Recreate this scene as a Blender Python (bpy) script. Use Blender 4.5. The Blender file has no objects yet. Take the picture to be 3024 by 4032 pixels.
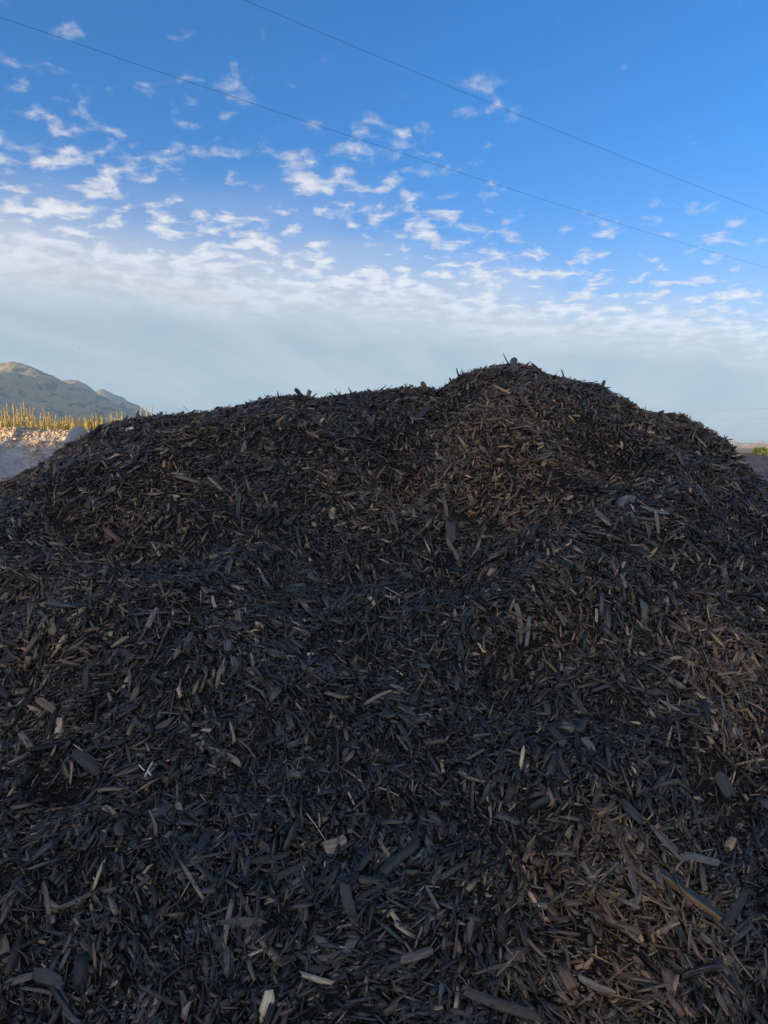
import bpy, math
import numpy as np
from mathutils import Vector

rng = np.random.default_rng(11)
scene = bpy.context.scene
COL = scene.collection

# ------------------------------------------------------------------ camera
FOC, CX, CY = 3028.0, 1512.0, 2016.0          # focal length and centre in photo pixels
PITCH = math.atan((2016 - 1762) / FOC)
CAM = np.array([0.0, 0.0, 1.6])
cd = bpy.data.cameras.new("camera")
cam = bpy.data.objects.new("camera", cd)
COL.objects.link(cam)
cd.sensor_fit = 'VERTICAL'
cd.sensor_height = 36.0
cd.lens = 36.0 * FOC / 4032.0
cd.clip_start, cd.clip_end = 0.05, 20000.0
cam.location = CAM
cam.rotation_euler = (math.pi / 2 - PITCH, 0, 0)
scene.camera = cam
FWD = np.array([0, math.cos(PITCH), -math.sin(PITCH)])
UPV = np.array([0, math.sin(PITCH), math.cos(PITCH)])
RGT = np.array([1.0, 0, 0])

# ------------------------------------------------------------------ light
SUN_AZ, SUN_EL = math.radians(60), math.radians(7.5)    # from behind the viewer, 60 deg round to the left
SUN_DIR = Vector((-math.sin(SUN_AZ) * math.cos(SUN_EL), -math.cos(SUN_AZ) * math.cos(SUN_EL), math.sin(SUN_EL)))
ld = bpy.data.lights.new("sun", 'SUN')
ld.energy, ld.angle, ld.color = 5.0, math.radians(0.5), (1.0, 0.71, 0.40)
sun = bpy.data.objects.new("sun", ld)
COL.objects.link(sun)
sun.rotation_euler = SUN_DIR.to_track_quat('Z', 'Y').to_euler()
sun.location = (-30, -20, 12)

SKY_STRENGTH = 0.125
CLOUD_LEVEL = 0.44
world = bpy.data.worlds.new("World")
scene.world = world
world.use_nodes = True
scene.view_settings.view_transform = 'Standard'
scene.view_settings.look = 'None'
scene.view_settings.exposure = 1.32
scene.view_settings.gamma = 1.0
scene.view_settings.use_curve_mapping = False
scene.cycles.volume_bounces = 0
scene.cycles.max_bounces = 6
scene.cycles.diffuse_bounces = 3


class NT:
    """small helper for node trees"""
    def __init__(self, tree):
        self.t = tree
        tree.nodes.clear()

    def n(self, typ, **kw):
        nd = self.t.nodes.new(typ)
        for k, v in kw.items():
            setattr(nd, k, v)
        return nd

    def l(self, a, b):
        self.t.links.new(a, b)

    def put(self, sock, v):
        if isinstance(v, bpy.types.NodeSocket):
            self.l(v, sock)
        else:
            sock.default_value = v

    def m(self, op, a, b=None, c=None, clamp=False):
        nd = self.n('ShaderNodeMath', operation=op, use_clamp=clamp)
        for i, v in enumerate((a, b, c)):
            if v is not None:
                self.put(nd.inputs[i], v)
        return nd.outputs[0]

    def ramp(self, v, lo, hi, a=0.0, b=1.0, smooth=True):
        nd = self.n('ShaderNodeMapRange', interpolation_type='SMOOTHSTEP' if smooth else 'LINEAR')
        self.put(nd.inputs['Value'], v)
        for nm, x in (('From Min', lo), ('From Max', hi), ('To Min', a), ('To Max', b)):
            self.put(nd.inputs[nm], x)
        return nd.outputs[0]

    def noise(self, vec, scale, detail=4.0, rough=0.55, distort=0.0):
        nd = self.n('ShaderNodeTexNoise')
        if vec is not None:
            self.l(vec, nd.inputs['Vector'])
        nd.inputs['Scale'].default_value = scale
        nd.inputs['Detail'].default_value = detail
        nd.inputs['Roughness'].default_value = rough
        nd.inputs['Distortion'].default_value = distort
        return nd

    def mix(self, f, a, b, blend='MIX'):
        nd = self.n('ShaderNodeMix', data_type='RGBA', blend_type=blend)
        self.put(nd.inputs[0], f)
        for s, v in ((nd.inputs[6], a), (nd.inputs[7], b)):
            if isinstance(v, bpy.types.NodeSocket):
                self.l(v, s)
            else:
                s.default_value = (*v, 1.0) if len(v) == 3 else v
        return nd.outputs[2]


def build_world():
    w = NT(world.node_tree)
    out = w.n('ShaderNodeOutputWorld')
    sky = w.n('ShaderNodeTexSky', sky_type='NISHITA', sun_disc=False)
    sky.sun_elevation, sky.sun_rotation = SUN_EL, math.pi + SUN_AZ
    sky.altitude, sky.air_density, sky.dust_density, sky.ozone_density = 300.0, 1.0, 0.8, 4.5
    hs = w.n('ShaderNodeHueSaturation')
    hs.inputs['Saturation'].default_value = 1.13
    w.l(sky.outputs[0], hs.inputs['Color'])
    bg = w.n('ShaderNodeBackground')
    w.l(w.mix(1.0, hs.outputs[0], (1.16, 0.92, 1.0), 'MULTIPLY'), bg.inputs[0])
    bg.inputs[1].default_value = SKY_STRENGTH
    tc = w.n('ShaderNodeTexCoord')
    sx = w.n('ShaderNodeSeparateXYZ')
    w.l(tc.outputs['Generated'], sx.inputs[0])
    z = w.m('MAXIMUM', sx.outputs[2], 0.045)
    px, py = w.m('DIVIDE', sx.outputs[0], z), w.m('DIVIDE', sx.outputs[1], z)
    cb = w.n('ShaderNodeCombineXYZ')
    w.l(px, cb.inputs[0]); w.l(py, cb.inputs[1])
    P = cb.outputs[0]
    # the small clouds are as deep as they are wide: their pattern flattens less towards the horizon than the sheet itself
    zz = w.m('ADD', w.m('MAXIMUM', sx.outputs[2], 0.0), 0.17)
    cq = w.n('ShaderNodeCombineXYZ')
    w.l(w.m('DIVIDE', sx.outputs[0], zz), cq.inputs[0]); w.l(w.m('DIVIDE', sx.outputs[1], zz), cq.inputs[1])
    Q = cq.outputs[0]
    # distance behind the front edge of a cloud sheet that lies slantwise ahead
    wob = w.m('MULTIPLY', w.m('SUBTRACT', w.noise(P, 0.6, 2).outputs[0], 0.5), 2.2)
    e = w.m('ADD', w.m('SUBTRACT', w.m('SUBTRACT', py, w.m('MULTIPLY', px, 0.62)), 3.3), wob)
    # unseen like sheet added on the sunset side to whiten the heap's light
    e = w.m('MAXIMUM', e, w.m('ADD', w.m('SUBTRACT', w.m('MULTIPLY', px, 0.36), w.m('ADD', py, 0.3)), wob))
    n1 = w.noise(Q, 12.5, 8, 0.57, 0.25).outputs[0]
    n2 = w.noise(Q, 3.6, 3, 0.5).outputs[0]
    nn = w.m('ADD', w.m('MULTIPLY', n1, 0.68), w.m('MULTIPLY', n2, 0.32))
    th = w.m('ADD', w.ramp(e, -1.5, -0.2, 0.645, 0.535, smooth=False), w.ramp(e, -0.2, 1.8, 0.0, -0.135, smooth=False))
    op = w.ramp(nn, w.m('SUBTRACT', th, 0.05), w.m('ADD', th, 0.13))
    op = w.m('MULTIPLY', op, w.ramp(e, -2.2, 0.6, 0.55, 0.80))
    # clouds melt into an even veil far out
    qx, qy = w.m('DIVIDE', sx.outputs[0], zz), w.m('DIVIDE', sx.outputs[1], zz)
    across = w.m('SUBTRACT', w.m('MULTIPLY', qx, 0.94), w.m('MULTIPLY', qy, 0.33))
    along = w.m('ADD', w.m('MULTIPLY', qx, 0.33), w.m('MULTIPLY', qy, 0.94))
    cs = w.n('ShaderNodeCombineXYZ')
    w.l(w.m('MULTIPLY', across, 1.7), cs.inputs[0]); w.l(w.m('MULTIPLY', along, 0.55), cs.inputs[1])
    st2 = w.noise(cs.outputs[0], 1.6, 5, 0.5).outputs[0]
    rad = w.m('SQRT', w.m('ADD', w.m('MULTIPLY', px, px), w.m('MULTIPLY', py, py)))
    veil = w.m('MAXIMUM', w.m('MULTIPLY', w.m('ADD', w.ramp(e, -0.5, 2.6), w.m('MULTIPLY', w.m('SUBTRACT', st2, 0.5), w.ramp(e, -0.6, 1.0, 0.0, 0.32)), clamp=True), 0.86), w.m('MULTIPLY', w.ramp(rad, 2.5, 9.0), 0.7))
    sheet = w.m('MAXIMUM', w.m('MULTIPLY', op, w.ramp(e, 1.5, 4.5, 1.0, 0.80)), veil)
    shade = w.ramp(nn, th, w.m('ADD', th, 0.22), 0.72, 1.0)
    far = w.ramp(e, 1.6, 4.2)
    shade = w.m('ADD', w.m('MULTIPLY', shade, w.m('SUBTRACT', 1.0, far)), w.m('MULTIPLY', far, 0.93))
    # long soft streaks drawn out along the sheet
    ccol = w.mix(w.m('MULTIPLY', w.ramp(e, 0.8, 4.6), w.ramp(st2, 0.34, 0.66, 1.0, 0.80)), (1.0, 0.97, 0.96), (0.46, 0.54, 0.58))
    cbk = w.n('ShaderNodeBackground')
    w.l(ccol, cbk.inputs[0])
    # forward-scatter glow added to unseen clouds near the sun to brighten the heap
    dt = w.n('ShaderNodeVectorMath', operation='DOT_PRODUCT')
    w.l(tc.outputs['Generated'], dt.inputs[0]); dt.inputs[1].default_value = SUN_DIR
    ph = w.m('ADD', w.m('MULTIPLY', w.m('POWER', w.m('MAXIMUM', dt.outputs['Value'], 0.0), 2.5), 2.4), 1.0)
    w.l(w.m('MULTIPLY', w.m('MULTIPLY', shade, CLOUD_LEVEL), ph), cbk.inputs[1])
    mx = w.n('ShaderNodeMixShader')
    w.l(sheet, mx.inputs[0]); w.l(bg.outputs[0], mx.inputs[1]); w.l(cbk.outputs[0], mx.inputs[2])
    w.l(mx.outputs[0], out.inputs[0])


build_world()

# ------------------------------------------------------------------ helpers
def ray(px, py):
    d = FWD + RGT * (px - CX) / FOC + UPV * (CY - py) / FOC
    return d / np.linalg.norm(d)


def at_depth(px, py, Y):
    d = ray(px, py)
    return CAM + d * (Y / d[1])


def hsh(ix, iy, seed):
    h = (ix.astype(np.int64) * 374761393 + iy.astype(np.int64) * 668265263 + seed * 982451653) & 0xFFFFFFFF
    h = ((h ^ (h >> 13)) * 1274126177) & 0xFFFFFFFF
    h = ((h ^ (h >> 16)) * 2246822519) & 0xFFFFFFFF
    return ((h ^ (h >> 15)) & 0xFFFFFF) / float(0xFFFFFF)


def vnoise(x, y, seed=0):
    x, y = np.asarray(x, float), np.asarray(y, float)
    ix, iy = np.floor(x), np.floor(y)
    fx, fy = x - ix, y - iy
    u, v = fx * fx * fx * (fx * (fx * 6 - 15) + 10), fy * fy * fy * (fy * (fy * 6 - 15) + 10)
    a, b = hsh(ix, iy, seed), hsh(ix + 1, iy, seed)
    c, d = hsh(ix, iy + 1, seed), hsh(ix + 1, iy + 1, seed)
    return (a + (b - a) * u) * (1 - v) + (c + (d - c) * u) * v


def fbm(x, y, octs=4, seed=0, gain=0.5):
    s, a, t = 0.0, 1.0, 0.0
    for o in range(octs):
        s = s + a * (vnoise(x * 2 ** o + 17.3 * o, y * 2 ** o - 9.1 * o, seed + o) - 0.5)
        t += a
        a *= gain
    return s / t * 2


def new_mesh(name, V, F, mats=(), smooth=False, attrs=None):
    """V (n,3) array, F list of index tuples or (m,k) array"""
    me = bpy.data.meshes.new(name)
    V = np.ascontiguousarray(V, np.float32)
    if isinstance(F, np.ndarray):
        k = F.shape[1]
        me.vertices.add(len(V)); me.vertices.foreach_set('co', V.ravel())
        me.loops.add(F.size); me.loops.foreach_set('vertex_index', F.astype(np.int32).ravel())
        me.polygons.add(len(F)); me.polygons.foreach_set('loop_start', np.arange(0, F.size, k, dtype=np.int32))
        me.update(calc_edges=True)
    else:
        me.from_pydata(V.tolist(), [], F)
        me.update()
    if smooth:
        me.polygons.foreach_set('use_smooth', np.ones(len(me.polygons), bool))
    if attrs:
        for an, (typ, val) in attrs.items():
            at = me.attributes.new(an, typ, 'POINT')
            at.data.foreach_set('color' if typ == 'FLOAT_COLOR' else 'vector' if typ == 'FLOAT_VECTOR' else 'value',
                                np.ascontiguousarray(val, np.float32).ravel())
    for m in mats:
        me.materials.append(m)
    return me


def add(name, me, parent=None, label=None, cat=None, group=None, kind=None, loc=None):
    o = bpy.data.objects.new(name, me)
    COL.objects.link(o)
    if parent is not None:
        o.parent = parent
    if loc is not None:
        o.location = loc
    for k, v in (('label', label), ('category', cat), ('group', group), ('kind', kind)):
        if v:
            o[k] = v
    return o


def grid_mesh(name, xs, ys, zf, mats, smooth=True):
    X, Y = np.meshgrid(xs, ys)
    V = np.stack([X.ravel(), Y.ravel(), zf(X, Y).ravel()], 1)
    nx, ny = len(xs), len(ys)
    i, j = np.meshgrid(np.arange(nx - 1), np.arange(ny - 1))
    a = (j * nx + i).ravel()
    return new_mesh(name, V, np.stack([a, a + 1, a + nx + 1, a + nx], 1), mats, smooth)


def material(name):
    m = bpy.data.materials.new(name)
    m.use_nodes = True
    t = NT(m.node_tree)
    out = t.n('ShaderNodeOutputMaterial')
    b = t.n('ShaderNodeBsdfPrincipled')
    t.l(b.outputs[0], out.inputs[0])
    return m, t, b


def noise_material(name, c1, c2, scale, rough=0.9, bump=0.0, bump_scale=None, c3=None, scale3=None, detail=5, spec=0.25):
    m, t, b = material(name)
    geo = t.n('ShaderNodeNewGeometry').outputs['Position']
    f = t.ramp(t.noise(geo, scale, detail, 0.6).outputs[0], 0.36, 0.64)
    col = t.mix(f, c1, c2)
    if c3:
        g = t.ramp(t.noise(geo, scale3 or scale * 0.2, 4, 0.6).outputs[0], 0.46, 0.62)
        col = t.mix(g, col, c3)
    t.l(col, b.inputs['Base Color'])
    b.inputs['Roughness'].default_value = rough
    b.inputs['Specular IOR Level'].default_value = spec
    if bump:
        bp = t.n('ShaderNodeBump')
        bp.inputs['Strength'].default_value = 0.8
        bp.inputs['Distance'].default_value = bump
        t.l(t.noise(geo, bump_scale or scale * 3, 5, 0.65).outputs[0], bp.inputs['Height'])
        t.l(bp.outputs[0], b.inputs['Normal'])
    return m


# ------------------------------------------------------------------ materials
def chip_material():
    m, t, b = material("dyed wood")
    at = t.n('ShaderNodeAttribute', attribute_name='tint')
    gr = t.n('ShaderNodeAttribute', attribute_name='grain')
    fine = t.noise(gr.outputs['Vector'], 1.0, 4, 0.65)
    blot = t.noise(gr.outputs['Vector'], 0.22, 3, 0.6)
    k = t.ramp(fine.outputs[0], 0.3, 0.7, 0.55, 1.5)
    hsv = t.mix(1.0, at.outputs['Color'], (1, 1, 1), 'MULTIPLY')
    kk = t.n('ShaderNodeCombineColor')
    for i in range(3):
        t.l(k, kk.inputs[i])
    base = t.mix(1.0, hsv, kk.outputs[0], 'MULTIPLY')
    # where the dye has rubbed off, raw wood shows along the grain
    raw = t.mix(fine.outputs[0], (0.11, 0.085, 0.062), (0.30, 0.235, 0.165))
    v = t.m('ADD', t.m('MULTIPLY', fine.outputs[0], 0.45), t.m('MULTIPLY', blot.outputs[0], 0.55))
    lim = t.m('SUBTRACT', 0.80, t.m('MULTIPLY', at.outputs['Alpha'], 0.62))
    mask = t.ramp(v, t.m('SUBTRACT', lim, 0.05), t.m('ADD', lim, 0.06))
    t.l(t.mix(mask, base, raw), b.inputs['Base Color'])
    t.l(t.ramp(fine.outputs[0], 0.3, 0.7, 0.42, 0.68), b.inputs['Roughness'])
    b.inputs['Specular IOR Level'].default_value = 0.42
    bp = t.n('ShaderNodeBump')
    bp.inputs['Strength'].default_value = 0.55
    bp.inputs['Distance'].default_value = 0.0012
    t.l(fine.outputs[0], bp.inputs['Height'])
    t.l(bp.outputs[0], b.inputs['Normal'])
    return m


M_CHIP = chip_material()
M_CORE = noise_material("mulch fines", (0.012, 0.012, 0.012), (0.036, 0.031, 0.028), 120, 0.9, 0.012, 160)
M_SOIL = noise_material("grey soil", (0.38, 0.35, 0.335), (0.52, 0.48, 0.455), 3.5, 0.95, 0.10, 14, (0.44, 0.385, 0.33), 1.2)
M_SOILR = noise_material("brown soil", (0.19, 0.145, 0.125), (0.30, 0.235, 0.205), 5, 0.95, 0.12, 14)
M_STONE = noise_material("sandstone rubble", (0.44, 0.32, 0.21), (0.66, 0.52, 0.36), 6, 0.9, 0.01, 30)
M_GROUND = noise_material("dry ground", (0.24, 0.175, 0.105), (0.33, 0.25, 0.145), 0.35, 0.95, 0.03, 6, (0.20, 0.16, 0.09), 0.02)
M_STALK = noise_material("dry stalk", (0.55, 0.39, 0.15), (0.66, 0.50, 0.23), 9, 0.8)
M_STALKG = noise_material("yellow green stalk", (0.38, 0.33, 0.09), (0.52, 0.42, 0.14), 9, 0.8)
M_SEED = noise_material("seed head", (0.60, 0.43, 0.20), (0.72, 0.54, 0.27), 30, 0.9)
M_GRASS = noise_material("low grass", (0.16, 0.17, 0.04), (0.50, 0.38, 0.14), 4, 0.8)
M_STAKE = noise_material("weathered stake", (0.36, 0.21, 0.09), (0.46, 0.28, 0.13), 20, 0.8)
M_WIRE = noise_material("weathered cable", (0.07, 0.07, 0.075), (0.11, 0.11, 0.115), 2, 0.6)
M_MOUNT = noise_material("hill grass and scrub", (0.25, 0.195, 0.10), (0.48, 0.34, 0.19), 0.02, 0.95, 6.0, 0.06, (0.10, 0.10, 0.045), 0.02, 8)
M_HILLS = noise_material("dry hills", (0.36, 0.25, 0.13), (0.45, 0.33, 0.18), 0.01, 0.95, 2.0, 0.02)
M_LEAF = noise_material("shrub leaf", (0.06, 0.10, 0.02), (0.13, 0.16, 0.035), 3, 0.6)
M_BARK = noise_material("bark", (0.10, 0.07, 0.05), (0.16, 0.12, 0.08), 8, 0.9)
M_BIRD = noise_material("dark feathers", (0.03, 0.03, 0.03), (0.06, 0.055, 0.05), 20, 0.8)
M_WHITE = noise_material("white plastic scrap", (0.55, 0.54, 0.50), (0.74, 0.73, 0.69), 90, 0.5)

# ------------------------------------------------------------------ the mulch heap's surface
D2F = 3024 / 1659.0                     # the 1659-pixel-wide measuring copy to photo pixels
SIL = [(-120, 1075), (0, 1037), (60, 1012), (100, 987), (150, 952), (200, 928), (240, 908), (300, 896), (380, 892), (450, 882),
       (520, 871), (580, 853), (640, 850), (690, 855), (740, 849), (800, 840), (870, 834), (920, 831), (950, 836), (975, 822),
       (1000, 803), (1050, 788), (1110, 781), (1150, 786), (1190, 806), (1230, 814), (1290, 825), (1315, 834), (1340, 853),
       (1390, 882), (1440, 890), (1500, 897), (1530, 912), (1556, 942), (1600, 982), (1645, 1027), (1659, 1047), (1760, 1130)]
_R = []
for (x, y) in SIL:
    Yr = 4.55 + 0.30 * math.exp(-((x - 1110) / 260.0) ** 2) - 0.25 * (x < 200) * (200 - x) / 320
    if x > 1500:
        Yr -= 0.002 * (x - 1500)
    p = at_depth(x * D2F, y * D2F, Yr)
    _R.append(p)
_R = np.array(_R)
RX = np.concatenate([[-6.5, -4.6], _R[:, 0], [3.9, 4.9]])
RY = np.concatenate([[3.4, 3.9], _R[:, 1], [3.7, 3.4]])
RZ = np.concatenate([[0.0, 0.72], _R[:, 2] - 0.022, [0.38, 0.0]])


def smin(a, b, k):
    h = np.clip(0.5 + 0.5 * (b - a) / k, 0, 1)
    return b + (a - b) * h - k * h * (1 - h)


def heap_base(X, Y):
    yc, zc = np.interp(X, RX, RY), np.interp(X, RX, RZ)
    y0 = 0.80 + 0.03 * np.abs(X) ** 2
    t = (Y - y0) / (yc - y0)
    front = zc * (t * (1 + 0.10 * (1 - t)))
    back = zc - 0.62 * (Y - yc)
    k = 0.30
    return smin(front, back, k) + k / 4


def hit(px, py, f):
    d = ray(px, py)
    lo, hi = 1.0, 9.0
    for n_ in (400, 12, 12, 12):
        t = np.linspace(lo, hi, n_)
        P_ = CAM + d * t[:, None]
        below = P_[:, 2] < f(P_[:, 0], P_[:, 1])
        if n_ == 400 and not below.any():
            return hit(px, py + 6, f)
        k = max(int(np.argmax(below)), 1)
        lo, hi = t[k - 1], t[k]
    return CAM + d * hi


# lips, lobes, gullies and hollows of the heap: (x, y on the measuring copy, height, width across, width up-slope)
LUMPS = [(180, 1040, .10, .40, .20), (420, 985, .10, .36, .22), (640, 960, .11, .36, .20), (300, 1150, -.13, .42, .17),
         (560, 1120, -.11, .32, .17), (760, 1190, -.14, .30, .15), (930, 1215, -.11, .22, .13), (880, 990, -.17, .13, .34),
         (1060, 950, .17, .28, .32), (1000, 1060, .08, .22, .16), (1330, 985, -.11, .17, .26), (1470, 1010, .09, .22, .25),
         (1210, 1075, -.08, .26, .12), (1500, 1120, .07, .30, .15), (400, 1300, .08, .34, .15), (1150, 1390, -.08, .18, .09),
         (1250, 1290, .09, .26, .13), (170, 1660, -.10, .10, .07), (110, 1660, -.07, .06, .05), (1570, 1690, -.06, .10, .08),
         (620, 1480, .07, .26, .13), (900, 1640, -.06, .22, .09), (1100, 1700, .05, .22, .11), (560, 1900, -.06, .08, .05),
         (1300, 1960, .05, .18, .10), (350, 2100, .04, .2, .08), (1350, 1480, -.06, .26, .09), (60, 1400, .07, .2, .12), (860, 1330, .07, .22, .12), (250, 1530, -.06, .2, .1)]
_LP = []
for (x, y, a, sx, sy) in LUMPS:
    p = hit(x * D2F, y * D2F, heap_base)
    _LP.append((p[0], p[1], a, sx, sy))


def heap(X, Y):
    X, Y = np.asarray(X, float), np.asarray(Y, float)
    z = heap_base(X, Y)
    for (x, y, a, sx, sy) in _LP:
        z = z + a * np.exp(-((X - x) / sx) ** 2 - ((Y - y) / sy) ** 2)
    yc = np.interp(X, RX, RY)
    fade = np.clip((yc - Y - 0.03) / 0.5, 0.15, 1.0)
    z = z + fade * (0.085 * fbm(X * 2.0 + 3, Y * 1.9, 3, 5) + 0.060 * fbm(X * 5.5, Y * 5.2, 3, 9))
    z = z + 0.014 * fbm(X * 16, Y * 16, 2, 31)
    return z


def fit_ridge():
    global RX, RY, RZ
    gx = np.concatenate([np.linspace(-6.5, -2.9, 20), np.linspace(-2.8, 2.8, 170), np.linspace(2.9, 4.9, 20)])
    gy, gz = np.interp(gx, RX, RY), np.interp(gx, RX, RZ)
    RX, RY, RZ = gx, gy, gz
    px = np.linspace(-60, 3100, 170)
    tgt = np.interp(px / D2F, [q[0] for q in SIL], [q[1] for q in SIL]) * D2F
    dirs = np.array([ray(a, b) for a, b in zip(px, tgt)])
    dirs = dirs / dirs[:, 1:2]
    Yv = np.linspace(2.2, 5.4, 130)
    for it in range(22):
        X = dirs[:, :1] * Yv
        rise = (heap(X, Yv[None, :] + 0 * X) + 0.020 - CAM[2]) / Yv - dirs[:, 2:3]
        k = rise.argmax(1)
        err = rise[np.arange(len(px)), k] * Yv[k]
        xs = X[np.arange(len(px)), k]
        wgt = np.exp(-((gx[:, None] - xs[None, :]) / 0.035) ** 2)
        corr = (wgt * err).sum(1) / np.maximum(wgt.sum(1), .35)
        RZ = RZ - 0.7 * np.clip(corr, -.15, .15)
    RZ = np.maximum(RZ, 0)


fit_ridge()


def heap_normal(X, Y, e=0.02):
    dx = (heap(X + e, Y) - heap(X - e, Y)) / (2 * e)
    dy = (heap(X, Y + e) - heap(X, Y - e)) / (2 * e)
    n = np.stack([-dx, -dy, np.ones_like(dx)], -1)
    return n / np.linalg.norm(n, axis=-1, keepdims=True)


def project(P):
    d = P - CAM
    z = d @ FWD
    return CX + FOC * (d @ RGT) / z, CY - FOC * (d @ UPV) / z


# browner, less dyed patches, placed on the heap: (x, y, strength, radius m)
FRESH = [(1080, 930, .95, .36), (1000, 1000, .85, .30), (1180, 900, .6, .30), (1050, 820, .5, .3), (80, 1000, .6, .3), (60, 1290, .45, .25),
         (1330, 1960, .95, .20), (1370, 1890, .6, .15), (1620, 1400, .55, .2), (1180, 1290, .5, .25), (250, 1190, .35, .3),
         (30, 1500, .4, .2), (1450, 930, .4, .3), (420, 960, .25, .4), (1300, 2080, .5, .2), (1500, 1450, .35, .25), (760, 1080, .3, .3),
         (1640, 1600, .4, .2)]
_FR = []
for (x, y, s, r) in FRESH:
    p = hit(x * D2F, y * D2F, heap)
    _FR.append((p[0], p[1], s, r))


def fresh(X, Y):
    f = 0.02 + 0.22 * np.clip(fbm(X * 1.3 + 8, Y * 1.7 + 2, 3, 77), 0, 1) + 0.27 * np.clip((Y - 3.2) / 1.0, 0, 1) + 0.13 * np.clip((X - .6) / .8, 0, 1)
    for (x, y, s, r) in _FR:
        f = f + s * np.exp(-((X - x) ** 2 + (Y - y) ** 2) / r ** 2)
    return np.clip(f * (0.6 + 0.9 * vnoise(X * 9, Y * 9, 3)), 0, 1)


# ------------------------------------------------------------------ wood chips as arrays
def chip_arrays(L, W, T, A, B, C, P, nr, r, taper=0.3):
    """n irregular splinters: length, width, thickness, axes A (long) B (wide) C (thin), centres P, nr rings of four corners"""
    n = len(L)
    s = np.linspace(-0.5, 0.5, nr)[None, :, None] * np.ones((n, 1, 4))
    s[:, 1:-1] += r.uniform(-.1, .1, (n, nr - 2, 1))
    slant = r.uniform(-.11, .11, (n, 2, 4))
    s[:, 0] += slant[:, 0]; s[:, -1] += slant[:, 1]
    wf = r.uniform(0.82, 1.04, (n, nr, 1))
    e0, e1 = r.uniform(0.62, 1.08, (n, 1)), r.uniform(0.62, 1.08, (n, 1))
    pt = r.random((n, 1)) < taper
    wf[:, 0] *= e0; wf[:, -1] *= np.where(pt, e1 * 0.35, e1)
    tf = 0.45 + 0.55 * np.clip(wf, 0, 1) * r.uniform(.8, 1.1, (n, nr, 1))
    cw = np.array([-1, 1, 1, -1])[None, None, :] * r.uniform(.75, 1.1, (n, 1, 4)) * 0.5
    ct = np.array([-1, -1, 1, 1])[None, None, :] * r.uniform(.6, 1.15, (n, 1, 4)) * 0.5
    x = s * L[:, None, None]
    u = s * 2
    bw = r.normal(0, 0.022, (n, 1, 1)) * L[:, None, None] * (1 - u * u)
    bt = r.normal(0, 0.025, (n, 1, 1)) * L[:, None, None] * (1 - u * u)
    jag = r.normal(0, .07, (n, nr, 4))
    y = (cw + jag) * wf * W[:, None, None] + bw
    zz = (ct + jag[:, ::-1] * .6) * tf * T[:, None, None] + bt
    V = P[:, None, None, :] + x[..., None] * A[:, None, None, :] + y[..., None] * B[:, None, None, :] + zz[..., None] * C[:, None, None, :]
    off = r.uniform(-60, 60, (n, 1, 1, 3))
    G = np.stack([x * 22, (y - bw) * 330, (zz - bt) * 330], -1) + off
    base = (np.arange(n) * nr * 4)[:, None]
    fs = []
    for k in range(nr - 1):
        for c in range(4):
            c2 = (c + 1) % 4
            fs.append([k * 4 + c, (k + 1) * 4 + c, (k + 1) * 4 + c2, k * 4 + c2])
    fs.append([0, 1, 2, 3]); q = (nr - 1) * 4
    fs.append([q + 3, q + 2, q + 1, q])
    F = (base[:, :, None] + np.array(fs)[None]).reshape(-1, 4)
    return V.reshape(-1, 3), F, G.reshape(-1, 3)


TONES = np.array([[.027, .0265, .0255], [.055, .0515, .0475], [.082, .063, .048], [.125, .097, .073], [.19, .14, .095], [.34, .25, .16]])
TONE_WORD = ['black', 'charcoal', 'dark brown', 'grey-brown', 'brown', 'tan']


def pick_tones(f, r):
    p = np.stack([0.40 - .34 * f, 0.37 - .26 * f, 0.14 + .16 * f, 0.055 + .32 * f, 0.02 + .22 * f, 0.015 + .08 * f], 1)
    p /= p.sum(1, keepdims=True)
    u = r.random(len(f))[:, None]
    return (u > np.cumsum(p, 1)).sum(1).clip(0, 5)


def tint_of(tone, f, r):
    n = len(tone)
    c = TONES[tone] * np.clip(np.exp(r.normal(0, .38, (n, 1))), .4, 2.2) * r.uniform(.92, 1.08, (n, 3)) * (1 + f[:, None] * np.array([.42, .08, -.20]))
    wear = np.clip(r.beta(1.0, 4.5, n) * (0.55 + 1.0 * f), 0, 1)
    return np.concatenate([c, wear[:, None]], 1)


def axes(N, theta, tilt, roll):
    t1 = np.cross(np.array([0.0, 1, 0]), N); t1 /= np.linalg.norm(t1, axis=1, keepdims=True)      # across the slope
    t2 = np.cross(N, t1)                                                                            # up the slope
    a = np.cos(theta)[:, None] * t1 + np.sin(theta)[:, None] * t2
    b = np.cross(N, a)
    A = np.cos(tilt)[:, None] * a + np.sin(tilt)[:, None] * N
    C0 = np.cross(A, b)
    B = np.cos(roll)[:, None] * b + np.sin(roll)[:, None] * C0
    C = np.cross(A, B)
    return A, B, C


def in_zone(X, Y, r):
    inside = np.abs(X) < 0.53 * Y + 0.45
    back = Y < np.interp(X, RX, RY) + 0.22
    keep = np.where(inside & back & (Y > 1.28), 1.0, np.where(Y > np.interp(X, RX, RY) + .8, 0.02, 0.16))
    keep = keep * np.clip(1.22 - .22 * (Y - 1.4), .55, 1.0)          # the far slope shows less of its fines
    return r.random(len(X)) < keep


def scatter(n, r):
    out = []
    got = 0
    while got < n:
        X, Y = r.uniform(-4.2, 3.6, n), r.uniform(1.0, 5.6, n)
        k = in_zone(X, Y, r) & (heap(X, Y) > 0.05)
        out.append(np.stack([X[k], Y[k]], 1)); got += k.sum()
    return np.concatenate(out)[:n]


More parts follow.
